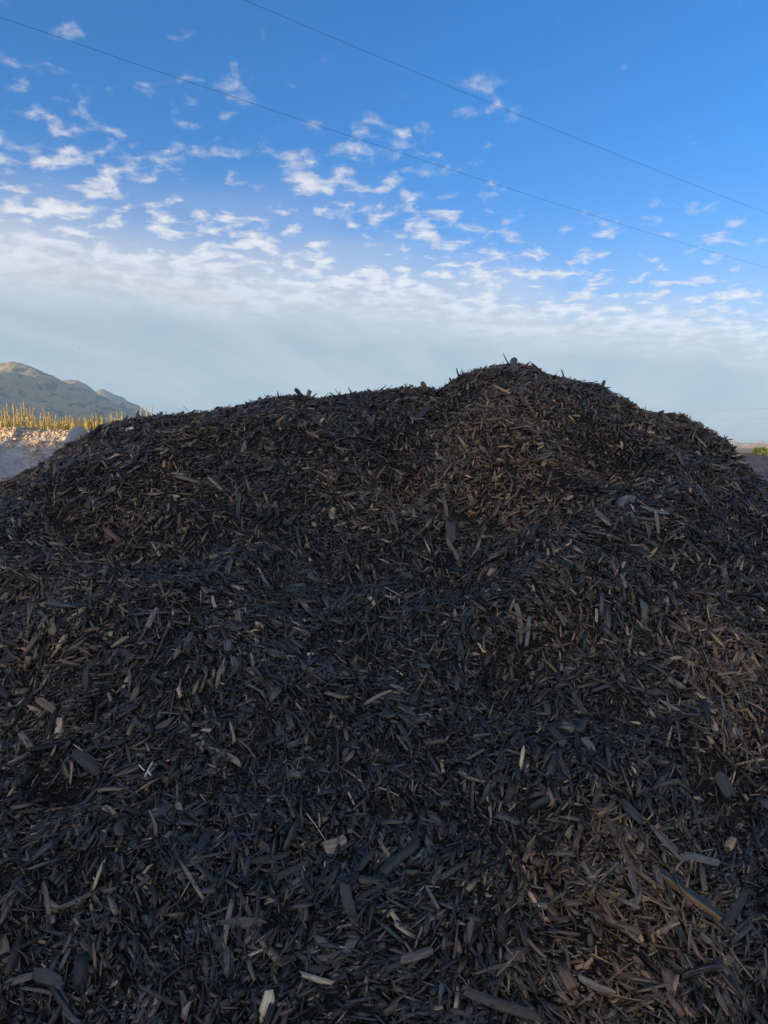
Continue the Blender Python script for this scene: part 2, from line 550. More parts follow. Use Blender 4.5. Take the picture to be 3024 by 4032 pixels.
def layer(n, Ls, Ws, Ts, lift, nr, r, coarse):
    """one class of chip strewn over the heap"""
    XY = scatter(int(n * 1.25), r)
    # patches of coarse and of fine stuff
    cf = vnoise(XY[:, 0] * 2.6 + 4, XY[:, 1] * 3.2, 51)
    k = r.random(len(XY)) < np.clip((0.55 + 0.9 * (cf if coarse else 1 - cf)), 0, 1)
    XY = XY[k][:n]
    n = len(XY)
    X, Y = XY[:, 0], XY[:, 1]
    N = heap_normal(X, Y)
    Z = heap(X, Y)
    L = np.clip(np.exp(r.normal(math.log(Ls[0]), Ls[1], n)), Ls[0] * .35, Ls[0] * 2.6)
    W = np.clip(np.exp(r.normal(math.log(Ws[0]), Ws[1], n)), Ws[0] * .4, Ws[0] * 2.4)
    W = np.minimum(W, L * 0.55)
    T = W * r.uniform(*Ts, n)
    flow = math.pi / 2 + 1.9 * fbm(X * 2.2, Y * 2.6, 2, 13)
    th = np.where(r.random(n) < .4, r.uniform(0, math.pi, n), flow + r.normal(0, .45, n))
    tilt = r.normal(0, .17, n)
    crest = np.abs(np.interp(X, RX, RY) - Y) < .22                  # the crest is loose and shaggy
    up = r.random(n) < np.where(crest, .10, .07 if Ls[0] < .05 else .02)
    tilt = np.where(up, r.uniform(.3, 1.0, n), tilt)
    roll = np.where(r.random(n) < .25, r.uniform(0, math.pi, n), r.normal(0, .4, n))
    A, B, C = axes(N, th, tilt, roll)
    P = np.stack([X, Y, Z], 1) + N * (r.uniform(lift[0], lift[1], n) + np.abs(np.sin(tilt)) * L * .25)[:, None]
    f = fresh(X, Y)
    tone = pick_tones(f, r)
    tint = tint_of(tone, f, r)
    V, F, G = chip_arrays(L, W, T, A, B, C, P, nr, r)
    return V, F, G, np.repeat(tint, nr * 4, 0)


def crumbs(n, r):
    """four-faced crumbs and bark bits filling the gaps"""
    XY = scatter(n, r)
    X, Y = XY[:, 0], XY[:, 1]
    P = np.stack([X, Y, heap(X, Y) + r.uniform(-.007, .004, n)], 1)
    s = np.clip(r.lognormal(math.log(.0062), .4, n), .003, .016)
    q = np.array([[1, 1, 1], [-1, -1, 1], [-1, 1, -1], [1, -1, -1]])[None] * r.uniform(.35, 1.1, (n, 4, 3)) + r.normal(0, .25, (n, 4, 3))
    ang = r.uniform(0, 6.28, n)
    c, d = np.cos(ang)[:, None], np.sin(ang)[:, None]
    q = np.stack([(q[..., 0] * c - q[..., 1] * d) * 1.5, q[..., 0] * d + q[..., 1] * c, q[..., 2] * .6], -1)
    V = P[:, None, :] + q * s[:, None, None]
    F = (np.arange(n)[:, None, None] * 4 + np.array([[0, 1, 2], [0, 3, 1], [0, 2, 3], [1, 3, 2]])[None]).reshape(-1, 3)
    f = fresh(X, Y)
    tint = tint_of(np.minimum(pick_tones(f * .7, r), 4), f, r)
    G = q * s[:, None, None] * 250 + r.uniform(-60, 60, (n, 1, 3))
    return V.reshape(-1, 3), F, G.reshape(-1, 3), np.repeat(tint, 4, 0)


def join(parts):
    Vs, Fs, Gs, Ts, o = [], [], [], [], 0
    for (V, F, G, T) in parts:
        Vs.append(V); Fs.append(F + o); Gs.append(G); Ts.append(T); o += len(V)
    return np.concatenate(Vs), np.concatenate(Fs), np.concatenate(Gs), np.concatenate(Ts)


# ------------------------------------------------------------------ ground
def build_ground():
    rr = np.concatenate([[0], np.geomspace(2, 6000, 60)])
    na = 96
    V, F = [(0, 0, 0)], []
    for r_ in rr[1:]:
        for k in range(na):
            a = 2 * math.pi * k / na
            V.append((r_ * math.cos(a), r_ * math.sin(a), 0.0))
    for k in range(na):
        F.append((0, 1 + k, 1 + (k + 1) % na))
    for i in range(len(rr) - 2):
        o, p = 1 + i * na, 1 + (i + 1) * na
        for k in range(na):
            k2 = (k + 1) % na
            F.append((o + k, p + k, p + k2, o + k2))
    V = np.array(V)
    R = np.hypot(V[:, 0], V[:, 1])
    V[:, 2] = 0.05 * fbm(V[:, 0] * .2, V[:, 1] * .2, 3, 2) * (R < 300) - 0.03
    add("ground", new_mesh("ground", V, F, [M_GROUND], True), label="dry tan ground around the heaps", kind="structure")


build_ground()

# ------------------------------------------------------------------ far mountains and hills
def mountain(name, sil, D, depth, xr, label, seed, mat, spur=1.0, n=(240, 150)):
    pts = np.array([at_depth(x, y, D) for x, y in sil])
    vis = np.clip(np.array([-.52, -.26] if xr[0] < 0 else [.36, .52]) * D, xr[0], xr[1])      # finest where it shows past the heap
    xs = np.concatenate([np.linspace(xr[0], vis[0], 30)[:-1], np.linspace(vis[0], vis[1], n[0]), np.linspace(vis[1], xr[1], 30)[1:]])
    ys = np.concatenate([np.linspace(D - depth, D + 40, n[1]), np.linspace(D + 40, D + depth * .7, 16)[1:]])

    def zf(X, Y):
        rz = np.maximum(np.interp(X, pts[:, 0], pts[:, 2]), 0)
        side = np.where(Y < D, depth, depth * .7)
        t = np.clip(1 - np.abs(Y - D) / side, 0, 1)
        w = np.clip((1 - t) * 7, 0, 1) * np.clip(t * 3, 0, 1)
        k = D / 3000.0
        wx = X + 60 * k * fbm(X / (260 * k), Y / (330 * k), 3, seed + 40) - (Y - D) * .30
        big = 1 - np.abs(fbm(wx / (230 * k), Y / (900 * k), 2, seed)) * 2.6
        mid = 1 - np.abs(fbm(wx / (85 * k), Y / (360 * k), 3, seed + 7)) * 2.6
        small = fbm(wx / (24 * k), Y / (70 * k), 4, seed + 20, .6)
        z = rz * t ** 1.25 + spur * k * w * (44 * (big - .6) + 22 * (mid - .6) + 7 * small)
        z = z + spur * k * 2.2 * fbm(X / (16 * k), Y / (40 * k), 3, seed + 30) * np.clip(rz / 60, 0, 1)
        return np.where(t <= 0, -6, z - 2)
    me = grid_mesh(name, xs, ys, zf, [mat])
    add(name, me, label=label, kind="structure")


mountain("mountain", [(-1500, 1764), (-900, 1720), (-500, 1610), (-300, 1530), (-120, 1455), (0, 1425), (46, 1418), (76, 1422), (105, 1434), (139, 1445),
                      (177, 1463), (211, 1477), (253, 1500), (312, 1523), (371, 1541), (421, 1566), (460, 1588), (540, 1622), (640, 1668), (760, 1725), (860, 1764)],
         3000, 1500, (-4200, -500), "broad hazy mountain with grassy spurs and shaded gullies", 3, M_MOUNT, 1.0, (230, 130))
mountain("mountain", [(100, 1560), (200, 1510), (245, 1497), (257, 1493), (285, 1494), (312, 1498), (335, 1510), (350, 1519), (371, 1536), (430, 1585), (520, 1650), (640, 1764)],
         3900, 1100, (-2300, -900), "small pale summit just behind the broad mountain's shoulder", 8, M_MOUNT, .8, (90, 60))
mountain("mountain", [(250, 1620), (330, 1560), (375, 1538), (401, 1528), (426, 1538), (464, 1557), (485, 1563), (502, 1578), (548, 1595), (570, 1612), (640, 1650), (760, 1710), (880, 1764)],
         4800, 1200, (-2500, -900), "farthest blue ridge running down behind the mulch heap", 14, M_MOUNT, .7, (90, 60))
mountain("hills", [(2300, 1764), (2500, 1748), (2700, 1744), (2850, 1736), (2880, 1734), (2910, 1741), (2960, 1742), (3024, 1740), (3200, 1730), (3500, 1735), (4200, 1764)],
         4600, 900, (900, 4600), "pale distant hills low on the horizon", 21, M_HILLS, .6, (90, 40))
mountain("hills", [(2500, 1765), (2750, 1756), (2840, 1747), (2875, 1746), (2910, 1753), (2950, 1755), (3024, 1752), (3200, 1748), (3600, 1764)],
         2300, 500, (500, 2000), "low tan stubble hills in the sun", 25, M_HILLS, .5, (90, 40))

# ------------------------------------------------------------------ soil heaps around
U_S = np.array([math.sin(SUN_AZ), math.cos(SUN_AZ)])      # the way sunlight travels over the ground
U_Q = np.array([-math.cos(SUN_AZ), math.sin(SUN_AZ)])     # across it


def build_shade_mound():
    """unseen mound added to shade the mulch heap, its height shaping the shadow line"""
    qs, ss = np.linspace(-18, 32, 126), np.linspace(-10, 10, 60)

    def zf(Q, S):
        H = np.interp(Q, [-18, -12, -6, 5, 9.2, 10.5, 11.4, 12.3, 14, 18, 26, 32], [0, 4.5, 6.5, 6.5, 6.1, 5.5, 5.08, 5.0, 4.8, 4.2, 2.2, 0])
        z = H - np.abs(S) * .68 + 0.35 * fbm(Q * .5, S * .5, 4, 61) * np.clip(np.abs(S), 0, 1) + .12 * fbm(Q * 2, S * 2, 3, 66)
        return np.maximum(smin(z, H + .05, .3), -.3)
    me = grid_mesh("shade_mound", qs, ss, zf, [M_SOIL])
    V = np.empty(len(me.vertices) * 3, np.float32); me.vertices.foreach_get('co', V); V = V.reshape(-1, 3)
    W = V.copy()
    W[:, :2] = V[:, :1] * U_Q + V[:, 1:2] * U_S - 24.0 * U_S
    me.vertices.foreach_set('co', W.ravel()); me.update()
    add("shade_mound", me, label="unseen long grey soil mound added to shade the mulch heap", cat="stockpile")


build_shade_mound()

# bank on the left, seen past the heap's shoulder: crest line as photo pixels at its own distance
def bank_fn(sil, Yc, front, plateau, seed, rough=.12):
    pts = np.array([at_depth(x, y, Yc) for x, y in sil])

    def zf(X, Y):
        cz = np.interp(X, pts[:, 0], pts[:, 2])
        z = cz - np.maximum(Yc - Y, 0) * front - np.maximum(Y - Yc, 0) * plateau
        nz = rough * fbm(X * 1.4, Y * 1.4, 5, seed, .55) + rough * .9 * np.abs(fbm(X * 5, Y * 5, 4, seed + 4, .65))
        return np.maximum(z + nz * np.clip(np.abs(Y - Yc) / .5, .25, 1) - rough * .2, -.2)
    return zf


LB = bank_fn([(-1600, 1764), (-1100, 1700), (-500, 1680), (0, 1690), (50, 1682), (72, 1675), (84, 1692), (154, 1697), (268, 1692), (340, 1700), (600, 1715), (900, 1764)], 11.0, .60, .03, 41, .10)
me = grid_mesh("soil_bank", np.linspace(-11, -1.5, 240), np.linspace(7.2, 18, 220), lambda X, Y: np.where(Y > 16, LB(X, Y) - (Y - 16) * .9, LB(X, Y)), [M_SOIL])
add("soil_bank", me, label="grey soil bank topped with sunlit rubble and dry weeds", cat="bank")
LH = bank_fn([(60, 1900), (200, 1800), (266, 1712), (276, 1682), (300, 1666), (318, 1667), (338, 1684), (360, 1708), (420, 1760), (560, 1900)], 8.4, .8, .8, 47, .07)
me = grid_mesh("soil_heap", np.linspace(-4.6, -2.2, 100), np.linspace(6.6, 10.2, 110), LH, [M_SOIL])
add("soil_heap", me, label="small rounded grey soil heap in shade beside the rubble bank", cat="soil heap")
RB = bank_fn([(2300, 1800), (2700, 1776), (2850, 1774), (2900, 1776), (2950, 1777), (3024, 1787), (3200, 1790), (3600, 1800), (4100, 1830)], 12.0, .55, .3, 43, .12)
me = grid_mesh("soil_bank", np.linspace(2.5, 11, 200), np.linspace(8.8, 17.5, 200), RB, [M_SOILR])
add("soil_bank", me, label="purple-brown cloddy soil bank below the green shrubs", cat="bank")


# ---- rubble on the left bank
def lump_mesh(name, r, mat, sub=1):
    import bmesh
    bm = bmesh.new()
    bmesh.ops.create_icosphere(bm, subdivisions=sub, radius=1.0)
    d = r.normal(0, 1, (5, 3)); d /= np.linalg.norm(d, axis=1, keepdims=True)
    lim = r.uniform(.45, .85, 5)
    sc = r.uniform(.6, 1.1, 3)
    for v in bm.verts:
        p = np.array(v.co)
        for k in range(5):                     # broken faces
            e = p @ d[k] - lim[k]
            if e > 0:
                p = p - d[k] * e
        v.co = Vector(p * sc * r.uniform(.93, 1.05))
    me = bpy.data.meshes.new(name)
    bm.to_mesh(me); bm.free()
    me.materials.append(mat)
    return me


r_rub = np.random.default_rng(5)
protos = [lump_mesh("rubble_stone", r_rub, M_STONE) for _ in range(8)]


def rubble_spot(r):
    while True:
        if r.random() < .35:
            px, yb = r.uniform(-20, 74), r.uniform(0, 30)
        else:
            px, yb = r.uniform(95, 300), r.uniform(0, 55)
        Y = 11.0 - yb / 55 * 0.75 + r.uniform(-.1, .25)
        X = (px - CX) / FOC * Y * 1.0
        return X, Y, float(LB(np.array(X), np.array(Y)))


big = []
for k in range(46):
    X, Y, Z = rubble_spot(r_rub)
    s = float(np.clip(r_rub.lognormal(math.log(.034), .4), .02, .09))
    big.append((s, X, Y, Z))
big.sort(reverse=True)
for k, (s, X, Y, Z) in enumerate(big):
    o = add("rubble_stone", protos[k % 8], cat="stone", group="stones on the rubble bank",
            label=("largest pale stone on the rubble bank" if k == 0 else "tan broken stone lying on top of the rubble bank" if Y > 10.8 else "tan broken stone on the front slope of the rubble bank"),
            loc=(X, Y, Z + s * .25))
    o.scale = (s, s * r_rub.uniform(.7, 1.1), s * r_rub.uniform(.55, .9))
    o.rotation_euler = tuple(r_rub.uniform(0, 6.28, 3))
Vs, Fs, o_ = [], [], 0
pv = []
for me in protos:
    a = np.empty(len(me.vertices) * 3, np.float32); me.vertices.foreach_get('co', a)
    f = np.array([list(p.vertices) for p in me.polygons]); pv.append((a.reshape(-1, 3), f))
for k in range(1100):
    X, Y, Z = rubble_spot(r_rub)
    s = r_rub.lognormal(math.log(.014), .5)
    a, f = pv[k % 8]
    th = r_rub.uniform(0, 6.28)
    R = np.array([[math.cos(th), -math.sin(th), 0], [math.sin(th), math.cos(th), 0], [0, 0, 1]])
    Vs.append((a * s * np.array([1, .9, .7])) @ R.T + np.array([X, Y, Z + s * .2])); Fs.append(f + o_); o_ += len(a)
add("rubble", new_mesh("rubble", np.concatenate(Vs), np.concatenate(Fs), [M_STONE]), label="small broken stones strewn over the crest of the grey soil bank", kind="stuff", cat="rubble")


# ---- weeds
def tube(pts, rad, sides=5):
    pts = np.array(pts, float); V, F = [], []
    for i, p in enumerate(pts):
        t = pts[min(i + 1, len(pts) - 1)] - pts[max(i - 1, 0)]
        t /= np.linalg.norm(t)
        a = np.cross(t, [0.3, 1, 0.1]); a /= np.linalg.norm(a); b = np.cross(t, a)
        for k in range(sides):
            an = 2 * math.pi * k / sides
            V.append(p + rad[i] * (a * math.cos(an) + b * math.sin(an)))
    for i in range(len(pts) - 1):
        for k in range(sides):
            k2 = (k + 1) % sides
            F.append((i * sides + k, i * sides + k2, (i + 1) * sides + k2, (i + 1) * sides + k))
    F.append(tuple(range(sides))[::-1]); F.append(tuple((len(pts) - 1) * sides + k for k in range(sides)))
    return V, F


def weed_proto(r, green):
    h = 1.0
    lean = r.normal(0, .03, 2)
    cv = [(lean[0] * t * t * h, lean[1] * t * t * h, t * h) for t in np.linspace(0, 1, 6)]
    V, F = tube(cv, [.0075, .007, .0065, .006, .005, .003])
    stem = new_mesh("stem", np.array(V), F, [M_STALKG if green else M_STALK])
    V, F = [], []
    for k in range(70):                        # seed pods crowding round the upper stem
        t = r.uniform(.52, 1.0)
        c = np.array([lean[0] * t * t, lean[1] * t * t, t])
        a = r.uniform(0, 6.28); ln = r.uniform(.02, .045) * (1.25 - t * .6)
        d = np.array([math.cos(a) * .35, math.sin(a) * .35, 1.4]); e = np.cross(d, [0, 0, 1.0]); e /= np.linalg.norm(e)
        o = len(V)
        w = .006
        V += [c, c + d * ln * .5 + e * w, c + d * ln, c + d * ln * .5 - e * w, c + d * ln * .5 + np.array([0, 0, w])]
        F += [(o, o + 1, o + 4), (o + 1, o + 2, o + 4), (o + 2, o + 3, o + 4), (o + 3, o, o + 4), (o, o + 3, o + 2, o + 1)]
    seed = new_mesh("seed_head", np.array(V), F, [M_SEED])
    V, F = [], []
    for k in range(9):
        t = r.uniform(.08, .6); a = r.uniform(0, 6.28)
        c = np.array([lean[0] * t * t, lean[1] * t * t, t])
        d = np.array([math.cos(a) * .35, math.sin(a) * .35, 1.5]); ln = r.uniform(.06, .13); e = np.array([-math.sin(a), math.cos(a), 0]) * .007
        o = len(V)
        V += [c - e * .5, c + e * .5, c + d * ln * .6 + e, c + d * ln * .6 - e, c + d * ln + np.array([0, 0, -.02])]
        F += [(o, o + 1, o + 2, o + 3), (o + 3, o + 2, o + 4)]
    leaf = new_mesh("leaves", np.array(V), F, [M_STALKG])
    return stem, seed, leaf


r_w = np.random.default_rng(23)
WP = [weed_proto(r_w, k % 2 == 1) for k in range(6)]
# tops of the weeds along the bank: (photo x, photo y of the top)
TOPS = [(3, 1612), (7, 1625), (12, 1615), (20, 1600), (28, 1583), (25, 1628), (34, 1640), (40, 1610), (44, 1648), (62, 1640), (66, 1622), (70, 1610), (74, 1628),
        (78, 1600), (84, 1590), (83, 1618), (90, 1622), (96, 1574), (101, 1610), (106, 1588), (111, 1606), (116, 1596), (121, 1600), (125, 1640), (133, 1652),
        (134, 1640), (145, 1634), (152, 1640), (157, 1621), (163, 1645), (167, 1632), (176, 1650), (184, 1620), (187, 1595), (193, 1638), (199, 1628), (206, 1648),
        (212, 1636), (219, 1628), (228, 1652), (236, 1640), (241, 1658), (247, 1642), (254, 1660), (259, 1650), (264, 1632), (268, 1630), (272, 1632), (275, 1645),
        (284, 1648), (291, 1640), (296, 1634), (299, 1650), (332, 1640), (338, 1660), (350, 1650), (361, 1636), (376, 1656), (382, 1640), (400, 1632), (431, 1620),
        (447, 1628), (455, 1640), (468, 1612), (476, 1618), (552, 1596), (585, 1600), (592, 1594), (-15, 1620), (-35, 1610)]
TOPS.sort()
ORD = "first second third fourth fifth sixth seventh eighth ninth tenth eleventh twelfth 13th 14th 15th 16th 17th 18th 19th 20th 21st 22nd 23rd 24th 25th 26th 27th 28th 29th 30th 31st 32nd 33rd 34th 35th 36th 37th 38th 39th 40th 41st 42nd 43rd 44th 45th".split()
n_out = sum(x < 54 for x, _ in TOPS); n_mid = sum(54 <= x < 300 for x, _ in TOPS)
for k, (x, y) in enumerate(TOPS):
    if k < n_out:
        where = f"{ORD[n_out - 1 - k]} from the wooden stake towards the picture's edge"
    elif k < n_out + n_mid:
        where = f"{ORD[k - n_out]} from the wooden stake towards the soil heap"
    else:
        where = f"{ORD[k - n_out - n_mid]} past the small soil heap"
    Y = 12.2 + 2.6 * r_w.random()
    top = at_depth(x, y, Y)
    zb = float(LB(np.array(top[0]), np.array(Y)))
    h = max(.25, top[2] - zb)
    root = add("dry_weed", None, cat="weed", group="dry weeds behind the rubble bank", loc=(top[0], Y, zb - .02),
               label=("tall" if h > .5 else "short") + " dry weed stalk, " + where)
    root.empty_display_size = .05
    w = WP[k % 6]
    for nm, me in (("stem", w[0]), ("seed_head", w[1]), ("leaves", w[2])):
        c = add(nm, me, parent=root)
        c.scale = (1.35, 1.35, h)
    root.rotation_euler = (0, 0, r_w.uniform(0, 6.28))
# low grass between the weeds
V, F = [], []
for k in range(5200):
    Y = r_w.uniform(11.3, 15.2); X = r_w.uniform(-.56 * Y, -.30 * Y)
    if vnoise(np.array(X * 1.2), np.array(Y * 1.2), 88) < .30:
        continue
    z = float(LB(np.array(X), np.array(Y))); h = r_w.uniform(.05, .30); a = r_w.uniform(0, 6.28); ln = r_w.uniform(0, .12)
    e = np.array([math.cos(a), math.sin(a), 0]) * .006
    c = np.array([X, Y, z - .02]); t_ = c + np.array([math.sin(a) * ln, math.cos(a) * ln, h])
    o = len(V)
    V += [c - e, c + e, (c + t_) / 2 + e * .8 + np.array([0, 0, .03]), (c + t_) / 2 - e * .8 + np.array([0, 0, .03]), t_]
    F += [(o, o + 1, o + 2, o + 3), (o + 3, o + 2, o + 4)]
add("grass", new_mesh("grass", np.array(V), F, [M_GRASS]), label="low green and straw grass on top of the soil bank", kind="stuff", cat="grass")
# wooden stake among the weeds
p0, p1 = at_depth(58, 1676, 11.6), at_depth(52.5, 1590, 11.6)
p0 = p0 + (p0 - p1) * .25
V, F = tube([p0, p0 * .5 + p1 * .5, p1 - (p1 - p0) * .03, p1], [.014, .0135, .013, .008], 6)
add("wooden_stake", new_mesh("wooden_stake", np.array(V), F, [M_STAKE]), label="slim orange-brown wooden stake among the weeds on the bank", cat="stake")


# ---- shrubs beyond the right bank
def shrub(px, py_top, Y, h, w, label, r):
    c = at_depth(px, py_top, Y)
    root = add("shrub", None, label=label, cat="shrub", group="shrubs beyond the soil bank", loc=(c[0], Y, 0.0))
    root.empty_display_size = .1
    top = c[2]
    V, F = [], []
    for k in range(7):
        a = r.uniform(0, 6.28); s = r.uniform(.3, .8) * w
        v, f = tube([(0, 0, -.05), (math.cos(a) * s * .3, math.sin(a) * s * .3, top * .45), (math.cos(a) * s, math.sin(a) * s, top * r.uniform(.7, .93))], [.05, .03, .01], 5)
        F += [tuple(i + len(V) for i in q) for q in f]; V += v
    add("stems", new_mesh("stems", np.array(V), F, [M_BARK]), parent=root)
    V, F = [], []
    cl = [(r.normal(0, w * .5), r.normal(0, w * .4), top * r.uniform(.45, .9), r.uniform(.18, .38) * w) for _ in range(22)]
    for k in range(5200):
        x, y, z, s = cl[k % len(cl)]
        p = np.array([x, y, z]) + r.normal(0, 1, 3) * s * .6
        if p[2] > top:
            p[2] = top - r.uniform(0, .1)
        d, e = r.normal(0, 1, 3), r.normal(0, 1, 3)
        d /= np.linalg.norm(d); e -= d * (e @ d); e /= np.linalg.norm(e)
        o = len(V)
        V += [p - d * .05, p + e * .022, p + d * .05, p - e * .022]
        F.append((o, o + 1, o + 2, o + 3))
    add("foliage", new_mesh("foliage", np.array(V), F, [M_LEAF]), parent=root)


r_s = np.random.default_rng(77)
shrub(2985, 1760, 42, 1.6, .38, "rounded green shrub standing clear above the purple-brown soil bank", r_s)
shrub(3022, 1766, 40, 1.5, .35, "lower green shrub cut by the picture's edge above the purple-brown bank", r_s)

# ------------------------------------------------------------------ cables overhead and a bird
def cable(name, a, b, rad, ext, sag, label):
    d = b - a
    A, B = a - d * ext[0], b + d * ext[1]
    ts = np.linspace(0, 1, 80)
    t0 = ext[0] / (1 + ext[0] + ext[1]); t1 = (1 + ext[0]) / (1 + ext[0] + ext[1])
    g = lambda t: -sag * 4 * t * (1 - t)
    lin = g(t0) + (g(t1) - g(t0)) * (ts - t0) / (t1 - t0)
    pts = [A + (B - A) * t + np.array([0, 0, g(t) - l_]) for t, l_ in zip(ts, lin)]
    V, F = tube(pts, [rad] * 80, 6)
    add(name, new_mesh(name, np.array(V), F, [M_WIRE], True), label=label, cat="cable", group="overhead cables")


def at_height(px, py, z):
    d = ray(px, py)
    return CAM + d * ((z - CAM[2]) / d[2])


cable("overhead_cable", at_height(527 * D2F, 0, 9.2), at_height(1659 * D2F, 461 * D2F, 9.2), .0027, (.5, .8), .35, "upper thin black cable crossing the clear blue sky")
cable("overhead_cable", at_height(0, 37 * D2F, 9.0), at_height(1659 * D2F, 579 * D2F, 9.0), .0032, (.4, .6), .55, "lower thin black cable running down across the scattered clouds")
cable("overhead_cable", at_depth(2745, 1624, 92), at_depth(3024, 1606, 84), .006, (.4, 2.5), .1, "upper of two faint far cables above the soil bank")
cable("overhead_cable", at_depth(2800, 1653, 92), at_depth(3024, 1646, 86), .005, (.5, 2.5), .1, "lower of two faint far cables above the soil bank")


def bird(px, py, Y, label):
    c = at_depth(px, py, Y)
    root = add("bird", None, label=label, cat="bird", loc=tuple(c))
    V, F = tube([(-.14, 0, 0), (-.08, 0, .01), (0, 0, .015), (.08, 0, .015), (.12, 0, .02), (.15, 0, .012)], [.006, .025, .035, .028, .02, .003], 6)
    add("body", new_mesh("body", np.array(V), F, [M_BIRD], True), parent=root)
    for s in (-1, 1):
        V = [(.05, s * .02, .03), (-.05, s * .02, .03), (.03, s * .16, .09), (-.05, s * .16, .09), (-.07, s * .32, .06),
             (.05, s * .02, .02), (-.05, s * .02, .02), (.03, s * .16, .083), (-.05, s * .16, .083)]
        F = [(0, 1, 3, 2), (2, 3, 4), (5, 7, 8, 6), (7, 4, 8), (0, 2, 7, 5), (2, 4, 7), (1, 6, 8, 3), (3, 8, 4)]
        add("wing", new_mesh("wing", np.array(V), F, [M_BIRD]), parent=root)
    add("tail", new_mesh("tail", np.array([(-.12, -.015, .005), (-.12, .015, .005), (-.22, .035, .0), (-.22, -.035, 0), (-.12, 0, -.006), (-.21, 0, -.006)]),
                         [(0, 1, 2, 3), (0, 4, 1), (1, 4, 5, 2), (3, 5, 4, 0), (2, 5, 3)], [M_BIRD]), parent=root)
    root.rotation_euler = (.2, 0, .5)


bird(313, 1368, 150, "tiny dark bird flying above the broad mountain")

# ------------------------------------------------------------------ mulch heap: core and strewn chips
r_c = np.random.default_rng(101)
parts = [
    layer(84000, (.019, .42), (.0030, .50), (.35, .8), (-.004, .009), 2, r_c, False),
    layer(56000, (.034, .42), (.0072, .50), (.25, .6), (-.008, .010), 3, r_c, True),
    layer(6500, (.058, .30), (.0115, .45), (.22, .5), (-.002, .011), 4, r_c, True),
]
V, F, G, T = join(parts)
V2, F2, G2, T2 = crumbs(62000, r_c)
pile = add("mulch_pile", new_mesh("mulch_pile", V, F, [M_CHIP], attrs={'tint': ('FLOAT_COLOR', T), 'grain': ('FLOAT_VECTOR', G)}),
           label="large heap of black-dyed shredded wood mulch", cat="mulch", kind="stuff")
me = grid_mesh("mulch_core", np.arange(-6.6, 5.01, .045), np.arange(.3, 9.0, .045), lambda X, Y: np.maximum(heap(X, Y) - .010, -.2), [M_CORE], False)
add("mulch_core", me, parent=pile, kind="stuff")
add("mulch_crumbs", new_mesh("mulch_crumbs", V2, F2, [M_CHIP], attrs={'tint': ('FLOAT_COLOR', T2), 'grain': ('FLOAT_VECTOR', G2)}), parent=pile, kind="stuff")

# ------------------------------------------------------------------ chips one can pick out, each an object
r_n = np.random.default_rng(303)
CH = {'black': (.027, .026, .026), 'charcoal': (.042, .040, .039), 'dark brown': (.062, .047, .037), 'grey-brown': (.13, .10, .076), 'brown': (.17, .115, .075),
      'tan': (.22, .17, .12), 'pale': (.30, .25, .19), 'grey': (.13, .125, .12), 'pink-tan': (.22, .15, .105), 'orange': (.25, .15, .075), 'white': (.78, .80, .80), 'teal': (.03, .13, .12)}


def chunk(nr, r, L, W, T, blunt, bend=.0):
    """local mesh of one bigger chip: long x, wide y, thin z, six corners a ring"""
    ns = 6
    s = np.linspace(-.5, .5, nr)
    V, G = [], []
    ang = np.linspace(0, 2 * math.pi, ns, endpoint=False) + r.uniform(.2, .8) + r.normal(0, .12, 6)
    rib = r.normal(0, .10, ns)
    e = [1.0] * nr
    for i in range(nr):
        t = abs(s[i]) * 2
        lim = blunt[0] if s[i] < 0 else blunt[1]
        e[i] = 1 - (1 - lim) * max(0, (t - .3) / .7) ** (3.0 if lim > .45 else 1.1)
    sl = r.uniform(-.5, .5, (2, ns)) * min(.18, W / L)
    by, bz = (bend or r.normal(0, .03)), r.normal(0, .02)
    for i in range(nr):
        for k in range(ns):
            ca, sa = math.cos(ang[k]), math.sin(ang[k])
            # squarish section
            q = (abs(ca) ** 4 + abs(sa) ** 4) ** -.25
            x = s[i] + (sl[0, k] if i == 0 else sl[1, k] if i == nr - 1 else r.normal(0, .012))
            y = ca * q * .5 * e[i] * (1 + rib[k] + r.normal(0, .08))
            z = sa * q * .5 * (.5 + .5 * e[i]) * (1 + rib[(k + 3) % ns] * 1.5 + r.normal(0, .07))
            u = 1 - 4 * s[i] ** 2
            V.append((x * L, y * W + by * L * u, z * T + bz * L * u))
            G.append((x * L * 18, y * W * 240, z * T * 240))
    F = []
    for i in range(nr - 1):
        for k in range(ns):
            k2 = (k + 1) % ns
            F.append((i * ns + k, i * ns + k2, (i + 1) * ns + k2, (i + 1) * ns + k))
    F.append(tuple(range(ns))[::-1]); F.append(tuple((nr - 1) * ns + k for k in range(ns)))
    return np.array(V), F, np.array(G) + r.uniform(-50, 50, 3)


def seat_chip(x0, y0, x1, y1, r, up=0.0, z_tilt=None):
    """pixel segment on the heap -> centre, axes and true length, lying on the surface there"""
    cx, cy = (x0 + x1) / 2, (y0 + y1) / 2
    P = hit(cx, cy, heap)
    N = heap_normal(np.array([P[0]]), np.array([P[1]]), .05)[0]
    d = ray(cx, cy)
    if up:
        N = N * (1 - up) - d * up + np.array([0, 0, .0]); N /= np.linalg.norm(N)
    v = RGT * (x1 - x0) - UPV * (y1 - y0)
    v = v - d * (v @ d)
    ln = np.linalg.norm(v); v /= ln
    A = v - d * ((v @ N) / (d @ N))
    dist = np.linalg.norm(P - CAM)
    fs = min(np.linalg.norm(A), 1.9)
    A /= np.linalg.norm(A)
    L = ln * dist / FOC * fs
    return P, A, N, L, dist


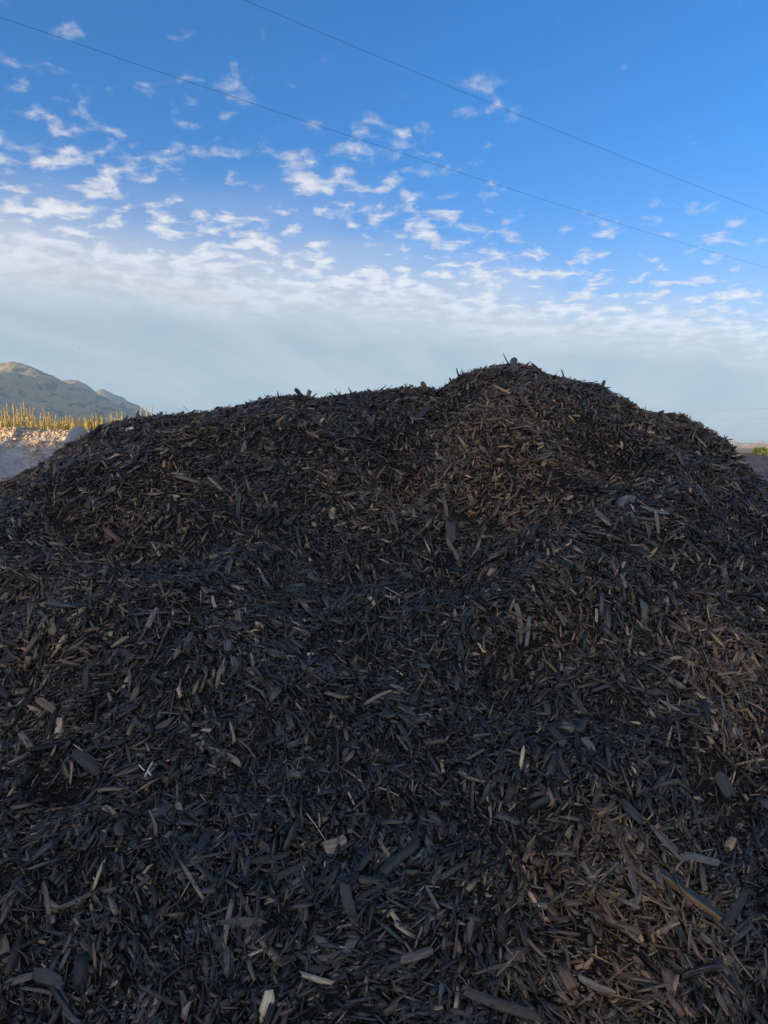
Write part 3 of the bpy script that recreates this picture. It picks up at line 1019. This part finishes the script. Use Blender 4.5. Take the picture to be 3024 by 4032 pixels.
def place(name, me, P, A, N, roll, label, cat, group):
    B = np.cross(N, A); B /= np.linalg.norm(B)
    C = np.cross(A, B)
    B2 = B * math.cos(roll) + C * math.sin(roll); C2 = np.cross(A, B2)
    o = add(name, me, label=label, cat=cat, group=group)
    from mathutils import Matrix
    o.matrix_world = Matrix(((A[0], B2[0], C2[0], P[0]), (A[1], B2[1], C2[1], P[1]), (A[2], B2[2], C2[2], P[2]), (0, 0, 0, 1)))
    return o


def board(r, L, W, T, tint):
    """a sawn strip: ten rings of four corners with slightly ragged sides"""
    V, G, F = [], [], []
    nr = 10
    for i in range(nr):
        x = (i / (nr - 1) - .5) * L
        k = .55 if i in (0, nr - 1) else 1.0
        for (a, b) in ((-1, -1), (1, -1), (1, 1), (-1, 1)):
            V.append((x + a * L * .012 * (i == 0 or i == nr - 1), a * W * .5 * k * r.uniform(.9, 1.06), b * T * .5 * r.uniform(.9, 1.08)))
            G.append((V[-1][0] * 18, V[-1][1] * 240, V[-1][2] * 240))
    for i in range(nr - 1):
        for c in range(4):
            c2 = (c + 1) % 4
            F.append((i * 4 + c, i * 4 + c2, i * 4 + 4 + c2, i * 4 + 4 + c))
    F += [(3, 2, 1, 0), tuple(nr * 4 - 4 + c for c in range(4))]
    return np.array(V), F, np.array(G) + r.uniform(-50, 50, 3), np.tile(np.array(tint), (len(V), 1))


GROUP = "larger wood chips on the mulch heap"
# x0, y0, x1, y1, width (measuring-copy pixels), tone, wear, blunt ends, label, nickname
NOTED = [
    (1425, 1887, 1546, 1976, 24, 'charcoal', .02, (.8, .55), "long flat charcoal board with a raw orange long edge", "long board with raw edge"),
    (1410, 1792, 1471, 1855, 19, 'grey-brown', .30, (.45, .95), "ribbed grey-brown chunk with a frayed end above the long board", "ribbed frayed chunk"),
    (1478, 1850, 1544, 1865, 16, 'grey', .15, (.9, .85), "pale grey split block beside the ribbed frayed chunk", "pale grey split block"),
    (1360, 1888, 1382, 1948, 14, 'pink-tan', .3, (.5, .8), "upright pinkish tan splinter uphill of the orange patch", "pinkish tan splinter"),
    (1014, 2145, 1150, 2193, 22, 'dark brown', .18, (.8, .6), "long dark brown slab at the very bottom of the heap", "long dark brown slab"),
    (868, 2076, 924, 2058, 19, 'grey-brown', .45, (.8, .9), "grooved grey-tan bark block low on the heap", "grooved bark block"),
    (1256, 2114, 1317, 2142, 15, 'tan', .2, (.8, .5), "tan pointed block near the bottom of the orange patch", "tan pointed block"),
    (1284, 1923, 1332, 1872, 6, 'brown', .4, (.8, .8), "thin curved brown twig above the orange patch", "curved brown twig"),
    (1352, 2006, 1382, 2034, 13, 'orange', .4, (.6, .5), "stubby orange chip in the middle of the orange patch", "stubby orange chip"),
    (1549, 1674, 1574, 1720, 30, 'charcoal', .03, (.6, .7), "broad upright charcoal slab beside a dark hollow", "broad upright charcoal slab"),
    (1470, 2030, 1440, 1985, 13, 'black', .02, (.7, .6), "black flat chip just under the long board", "black flat chip"),
    (1566, 1995, 1605, 1935, 20, 'charcoal', .08, (.7, .6), "thick charcoal chunk downhill of the pale grey block", "thick charcoal chunk"),
    (313, 1684, 328, 1655, 4.5, 'white', 0, (.9, .7), "longest bright white splinter on the black mulch", "white splinter"),
    (300, 1660, 312, 1672, 4.5, 'white', 0, (.5, .9), "short bright white splinter beside the longest one", "short white splinter"),
    (318, 1672, 325, 1682, 3.5, 'white', 0, (.8, .8), "tiny white sliver crossing the longest white splinter", "tiny white sliver"),
    (384, 1742, 394, 1768, 16, 'tan', .3, (.9, .6), "tan four-cornered chip downhill of the white splinters", "tan four-cornered chip"),
    (700, 1834, 742, 1818, 36, 'tan', .2, (.8, .75), "big square tan bark flake on dark mulch", "square tan flake"),
    (455, 1620, 514, 1652, 15, 'tan', .35, (.15, .9), "tan wedge pointed at its upper end", "tan wedge"),
    (588, 1906, 662, 1871, 17, 'charcoal', .03, (.85, .8), "long charcoal board below the square tan flake", "charcoal board"),
    (528, 1866, 614, 1849, 17, 'black', .02, (.4, .8), "long black slat uphill of the charcoal board", "long black slat"),
    (94, 1914, 104, 2002, 9, 'grey-brown', .12, (.6, .8), "straight upright grey-brown slat near the heap's lower corner", "upright grey-brown slat"),
    (7, 2036, 16, 2104, 18, 'brown', .2, (.7, .7), "upright brown block at the picture's edge", "upright brown block"),
    (20, 2128, 66, 2114, 17, 'grey-brown', .1, (.6, .8), "grey-brown wedge below the upright brown block", "grey-brown wedge"),
    (84, 2109, 136, 2127, 27, 'charcoal', .0, (.7, .4), "broad thin charcoal flake near the bottom edge", "broad charcoal flake"),
    (412, 1866, 450, 1803, 20, 'black', .0, (.5, .6), "flat black oval flake uphill of the long black slat", "black oval flake"),
    (684, 2026, 726, 2063, 16, 'grey-brown', .5, (.35, .5), "olive tan chunk with a chipped face low on the heap", "olive tan chunk"),
    (751, 1922, 770, 1994, 19, 'dark brown', .12, (.7, .7), "thick upright dark brown chunk beside the charcoal board", "thick dark brown chunk"),
    (162, 1628, 220, 1670, 30, 'charcoal', .10, (.45, .8), "broad charcoal slab on the rim of the dark hole", "slab on the hole's rim"),
    (516, 1322, 520, 1360, 15, 'grey-brown', .35, (.8, .8), "upright grey tan chip with square ends mid-slope", "square-ended grey chip"),
    (460, 1292, 467, 1316, 8, 'pale', .2, (.8, .9), "small pale upright chip uphill of the square-ended grey chip", "small pale chip"),
    (293, 1330, 366, 1325, 9, 'charcoal', .02, (.8, .7), "level charcoal stick on the upper slope", "level charcoal stick"),
    (276, 1422, 333, 1419, 11, 'charcoal', .06, (.9, .9), "level charcoal bar below the charcoal stick", "level charcoal bar"),
    (84, 1514, 118, 1538, 19, 'brown', .25, (.5, .8), "brown split block on the heap's shaded side", "brown split block"),
    (471, 1490, 482, 1438, 10, 'grey-brown', .45, (.5, .3), "pointed tan-grey stake-like chip mid-slope", "pointed tan-grey chip"),
    (543, 1416, 548, 1470, 6, 'tan', .3, (.7, .8), "thin upright tan slat mid-slope", "thin tan slat"),
    (560, 1240, 594, 1291, 9, 'brown', .5, (.5, .8), "bent brown chip with a pale end", "bent brown chip"),
    (108, 1177, 133, 1181, 10, 'tan', .3, (.6, .7), "tan level chip high on the heap's shaded shoulder", "tan level chip"),
    (448, 1210, 478, 1201, 13, 'tan', .4, (.4, .8), "broken tan chip over a dark overhang", "broken tan chip"),
    (642, 1488, 703, 1438, 14, 'charcoal', .12, (.7, .5), "slanting charcoal slat mid-slope", "slanting charcoal slat"),
    (783, 1528, 843, 1496, 7, 'tan', .25, (.6, .7), "long slanting tan splinter in the middle of the heap", "slanting tan splinter"),
    (1115, 1308, 1125, 1388, 13, 'brown', .3, (.8, .7), "long upright brown stub at the dark recess", "upright brown stub"),
    (1144, 1332, 1137, 1398, 11, 'grey', .2, (.6, .8), "upright grey stub next to the brown stub", "upright grey stub"),
    (1287, 1318, 1288, 1343, 7, 'pale', .2, (.7, .8), "small whitish upright chip near the two upright stubs", "whitish upright chip"),
    (1444, 1470, 1474, 1488, 13, 'tan', .3, (.8, .7), "short tan block above the pale slanting strip", "short tan block"),
    (1563, 1232, 1571, 1273, 13, 'grey-brown', .3, (.7, .7), "upright grey tan block on the shoulder side of the heap", "upright grey tan block"),
    (1427, 1517, 1484, 1549, 7, 'pale', .2, (.4, .6), "pale slanting strip below the short tan block", "pale slanting strip"),
    (968, 1130, 972, 1175, 28, 'dark brown', .15, (.6, .5), "broad brown bark piece under the peak's lobe", "broad bark piece"),
    (1259, 1600, 1280, 1626, 17, 'grey', .2, (.6, .8), "pale grey end-grain chip low mid-slope", "end-grain chip"),
    (1235, 1498, 1260, 1543, 14, 'dark brown', .04, (.7, .7), "dark brown slanting chunk mid-slope", "dark brown slanting chunk"),
    (957, 1078, 963, 1130, 10, 'brown', .3, (.8, .7), "upright round brown stick just above the broad bark piece", "round brown stick"),
    (868, 1104, 914, 1104, 15, 'grey-brown', .15, (.6, .8), "level grey-brown block beside the round brown stick", "level grey-brown block"),
    (1334, 1096, 1366, 1078, 24, 'grey', .15, (.7, .6), "broad grey flake below the peak", "broad grey flake"),
    (1415, 1108, 1421, 1152, 8, 'tan', .3, (.8, .6), "tan post-like chip under a level grey slat", "tan post-like chip"),
    (1388, 1098, 1442, 1111, 10, 'grey', .1, (.5, .6), "level grey slat lying across the post-like chip", "level grey slat"),
    (1296, 1096, 1364, 1109, 15, 'dark brown', .03, (.4, .5), "long dark brown lens-shaped chip below the peak", "lens-shaped chip"),
    (1287, 1108, 1314, 1136, 12, 'brown', .25, (.8, .8), "slanting brown block under the lens-shaped chip", "slanting brown block"),
    (897, 908, 921, 884, 15, 'charcoal', .0, (.8, .8), "smooth charcoal slab on the gully below the crest", "smooth charcoal slab"),
    (1133, 864, 1152, 897, 6, 'tan', .25, (.6, .7), "slim tan chip just under the peak", "slim tan chip"),
    (798, 914, 807, 932, 6, 'pink-tan', .2, (.6, .7), "curved pinkish chip below the crest", "curved pinkish chip"),
    (451, 1033, 487, 1068, 8, 'tan', .35, (.5, .6), "slanting tan chip on the shaded shoulder's face", "slanting tan chip"),
    (519, 1068, 515, 1118, 10, 'charcoal', .05, (.8, .9), "upright charcoal slat on the shaded shoulder's face", "upright charcoal slat"),
    (645, 948, 633, 974, 13, 'black', .0, (.6, .6), "black oval chip below the crest's stub", "black oval chip"),
    (93, 990, 116, 1019, 8, 'tan', .5, (.5, .6), "tan splinter on the skyline facing the grey bank", "skyline tan splinter"),
    (229, 955, 249, 982, 8, 'dark brown', .2, (.7, .7), "dark brown slanting stick below the white scrap", "dark brown slanting stick"),
    (1562, 1056, 1572, 1067, 5, 'teal', 0, (.6, .7), "small teal green scrap on the heap's far shoulder", "teal scrap"),
]
marks = []
seen_labels = {}
for (x0, y0, x1, y1, w, tone, wear, blunt, label, nick) in NOTED:
    P, A, N, L, dist = seat_chip(x0 * D2F, y0 * D2F, x1 * D2F, y1 * D2F, r_n, .35)
    W = w * D2F * dist / FOC * (.86 if tone != 'white' else .55)
    T = max(.005, W * (.45 if w < 14 else .35))
    V, F, G = chunk(7, r_n, L, W, T, blunt, .002 if tone == 'white' else .0)
    c = np.array(CH[tone]) * r_n.uniform(.9, 1.1)
    tint = np.tile(np.array([*c, wear]), (len(V), 1))
    if nick == "long board with raw edge":            # sawn flat, with one long edge of bare wood facing down the slope
        V, F, G, tint = board(r_n, L, W * .8, .012, (.046, .043, .042, .0))
    me = new_mesh("wood_chip", V, F, [M_WHITE if tone == 'white' else M_CHIP], attrs={'tint': ('FLOAT_COLOR', tint), 'grain': ('FLOAT_VECTOR', G)})
    nm = {'white': "white_splinter", 'teal': "plastic_scrap"}.get(tone, "wood_chip")
    ob = place(nm, me, P + N * (T * .3 + (.016 if tone == 'white' else .008)), A, N, r_n.normal(0, .12) if nick != "long board with raw edge" else (-.55 if (np.cross(N, A) @ UPV) > 0 else .55), label, "scrap" if tone == 'teal' else "splinter" if tone == 'white' else "wood chip", GROUP)
    if nick == "long board with raw edge":
        side = -1 if (np.cross(N, A) @ UPV) > 0 else 1
        V, F, G, tint = board(r_n, L * .97, .006, .0125, (.30, .175, .075, .25))
        V = V + np.array([0, side * (W * .4 + .0025), -.0006])
        add("raw_edge", new_mesh("raw_edge", V, F, [M_CHIP], attrs={'tint': ('FLOAT_COLOR', tint), 'grain': ('FLOAT_VECTOR', G)}), parent=ob, label="bare orange splintered edge")
    marks.append(((x0 + x1) / 2 * D2F, (y0 + y1) / 2 * D2F, nick))

# pieces standing up on the skyline: x, y of foot, x, y of tip, width, tone, label
STAND = [(1111, 793, 1110, 773, 15, 'grey', "grey block standing on the very peak of the heap"),
         (1100, 784, 1087, 763, 2.6, 'dark brown', "thin stick poking up beside the block on the peak"),
         (650, 858, 638, 840, 9, 'charcoal', "stubby charcoal piece jutting from the middle of the crest"),
         (200, 943, 219, 917, 9, 'charcoal', "charcoal flake jutting up on the low end of the crest"),
         (992, 812, 986, 795, 4, 'dark brown', "dark spike at the foot of the peak's rise"),
         (918, 838, 912, 825, 10, 'pink-tan', "pinkish tan lump on the crest before the peak"),
         (1300, 836, 1306, 822, 9, 'grey-brown', "grey-brown flake on the second shoulder of the peak"),
         (758, 850, 752, 836, 3, 'black', "black spike on the crest between stub and peak")]
for (x0, y0, x1, y1, w, tone, label) in STAND:
    fx, fy = x0 * D2F, y0 * D2F
    tx, ty = x1 * D2F, y1 * D2F
    bx, by = fx + (fx - tx) * .5, fy + (fy - ty) * .5
    q = hit(bx, by, heap)
    Y = min(q[1], float(np.interp(q[0], RX, RY)))
    a, b = at_depth(bx, by, Y), at_depth(tx, ty, Y - .02)
    L = np.linalg.norm(b - a); A = (b - a) / L
    W = w * D2F * Y / FOC
    N = -ray(tx, ty); N = N - A * (N @ A); N /= np.linalg.norm(N)
    T = W * .55
    V, F, G = chunk(6, r_n, L, W, T, (.9, .75 if w > 5 else .3))
    tint = np.tile(np.array([*CH[tone], .08]), (len(V), 1))
    me = new_mesh("wood_chip", V, F, [M_CHIP], attrs={'tint': ('FLOAT_COLOR', tint), 'grain': ('FLOAT_VECTOR', G)})
    place("wood_chip", me, (a + b) / 2, A, N, r_n.normal(0, .3), label, "wood chip", GROUP)
# white plastic scrap below the low end of the crest
P, A, N, L, dist = seat_chip(271 * D2F, 934 * D2F, 290 * D2F, 927 * D2F, r_n, .5)
V, F, G = chunk(6, r_n, L * .8, .017, .004, (.5, .7), .06)
place("plastic_scrap", new_mesh("plastic_scrap", V, F, [M_WHITE]), P + N * .016, A, N, .3, "crumpled white plastic scrap just under the low end of the crest", "scrap", None)

# further large chips spread over the slope
SHAPES = [("splinter", .12, (.3, .4)), ("slat", .17, (.8, .8)), ("block", .36, (.85, .8)), ("wedge", .25, (.25, .85)), ("flake", .36, (.6, .75))]
count, tries = 0, 0
mk = np.array([(a, b) for a, b, _ in marks])
while count < 225 and tries < 4000:
    tries += 1
    X, Y = r_n.uniform(-2.4, 2.4), r_n.uniform(1.5, 4.3)
    Z = float(heap(np.array(X), np.array(Y)))
    px, py = project(np.array([X, Y, Z]))
    if not (20 < px < 3004 and 1500 < py < 4010):
        continue
    dist = math.sqrt(X * X + Y * Y + (Z - 1.6) ** 2)
    dd = np.hypot(mk[:, 0] - px, mk[:, 1] - py)
    k = int(dd.argmin())
    if dd[k] < 45 or dd[k] > 420 or r_n.random() > (2.3 / dist) ** 1.3:
        continue
    N = heap_normal(np.array([X]), np.array([Y]), .05)
    f = float(fresh(np.array([X]), np.array([Y]))[0])
    tone = min(int(pick_tones(np.array([f * .6]), r_n)[0]), 4)
    sh = SHAPES[int(r_n.integers(0, 5))]
    L = float(np.clip(r_n.lognormal(math.log(.066), .22), .045, .11))
    if sh[0] in ("block", "flake"):
        L *= .75
    W = float(np.clip(L * sh[1] * r_n.uniform(.7, 1.15), .007, .024))
    T = max(.005, W * (.22 if sh[0] == "flake" else r_n.uniform(.4, .6)))
    A, B, C = axes(N, np.array([r_n.uniform(0, math.pi)]), np.array([r_n.normal(0, .12)]), np.array([0.0]))
    V, F, G = chunk(6, r_n, L, W, T, sh[2])
    tint = tint_of(np.array([tone]), np.array([f]), r_n)
    me = new_mesh("wood_chip", V, F, [M_CHIP], attrs={'tint': ('FLOAT_COLOR', np.repeat(tint, len(V), 0)), 'grain': ('FLOAT_VECTOR', G)})
    dx, dy = px - mk[k, 0], py - mk[k, 1]
    rel = ("just above" if dy < 0 else "just below") if abs(dy) > abs(dx) else ("beside")
    if dd[k] > 170:
        rel = {"just above": "some way above", "just below": "some way below", "beside": "level with"}[rel]
    label = f"{TONE_WORD[tone]} {sh[0]} of wood {rel} the {marks[k][2]}"
    if label in seen_labels:
        seen_labels[label] += 1
        if seen_labels[label] == 2:
            label = ("longer " if L > .09 else "shorter ") + label
        if seen_labels[label] if label in seen_labels else False:
            continue
    seen_labels[label] = 1
    place("wood_chip", me, np.array([X, Y, Z]) + N[0] * (T * .3 + .006), A[0], N[0], r_n.normal(0, .2), label, "wood chip", GROUP)
    count += 1

# ------------------------------------------------------------------ air
def haze():
    x, y0, y1, z0, z1 = 6100, -6100, 6100, -8, 430
    V = [(sx * x, yy, zz) for zz in (z0, z1) for yy in (y0, y1) for sx in (-1, 1)]
    F = [(0, 2, 3, 1), (4, 5, 7, 6), (0, 1, 5, 4), (2, 6, 7, 3), (0, 4, 6, 2), (1, 3, 7, 5)]
    m = bpy.data.materials.new("haze")
    m.use_nodes = True
    t = NT(m.node_tree)
    out = t.n('ShaderNodeOutputMaterial')
    v = t.n('ShaderNodeVolumePrincipled')
    v.inputs['Color'].default_value = (0.38, 0.66, 1.0, 1)
    v.inputs['Density'].default_value = 0.000105
    v.inputs['Anisotropy'].default_value = 0.0
    t.l(v.outputs[0], out.inputs['Volume'])
    add("haze", new_mesh("haze", np.array(V, float), F, [m]), label="thin pale haze over the plain", kind="stuff", cat="haze")


haze()
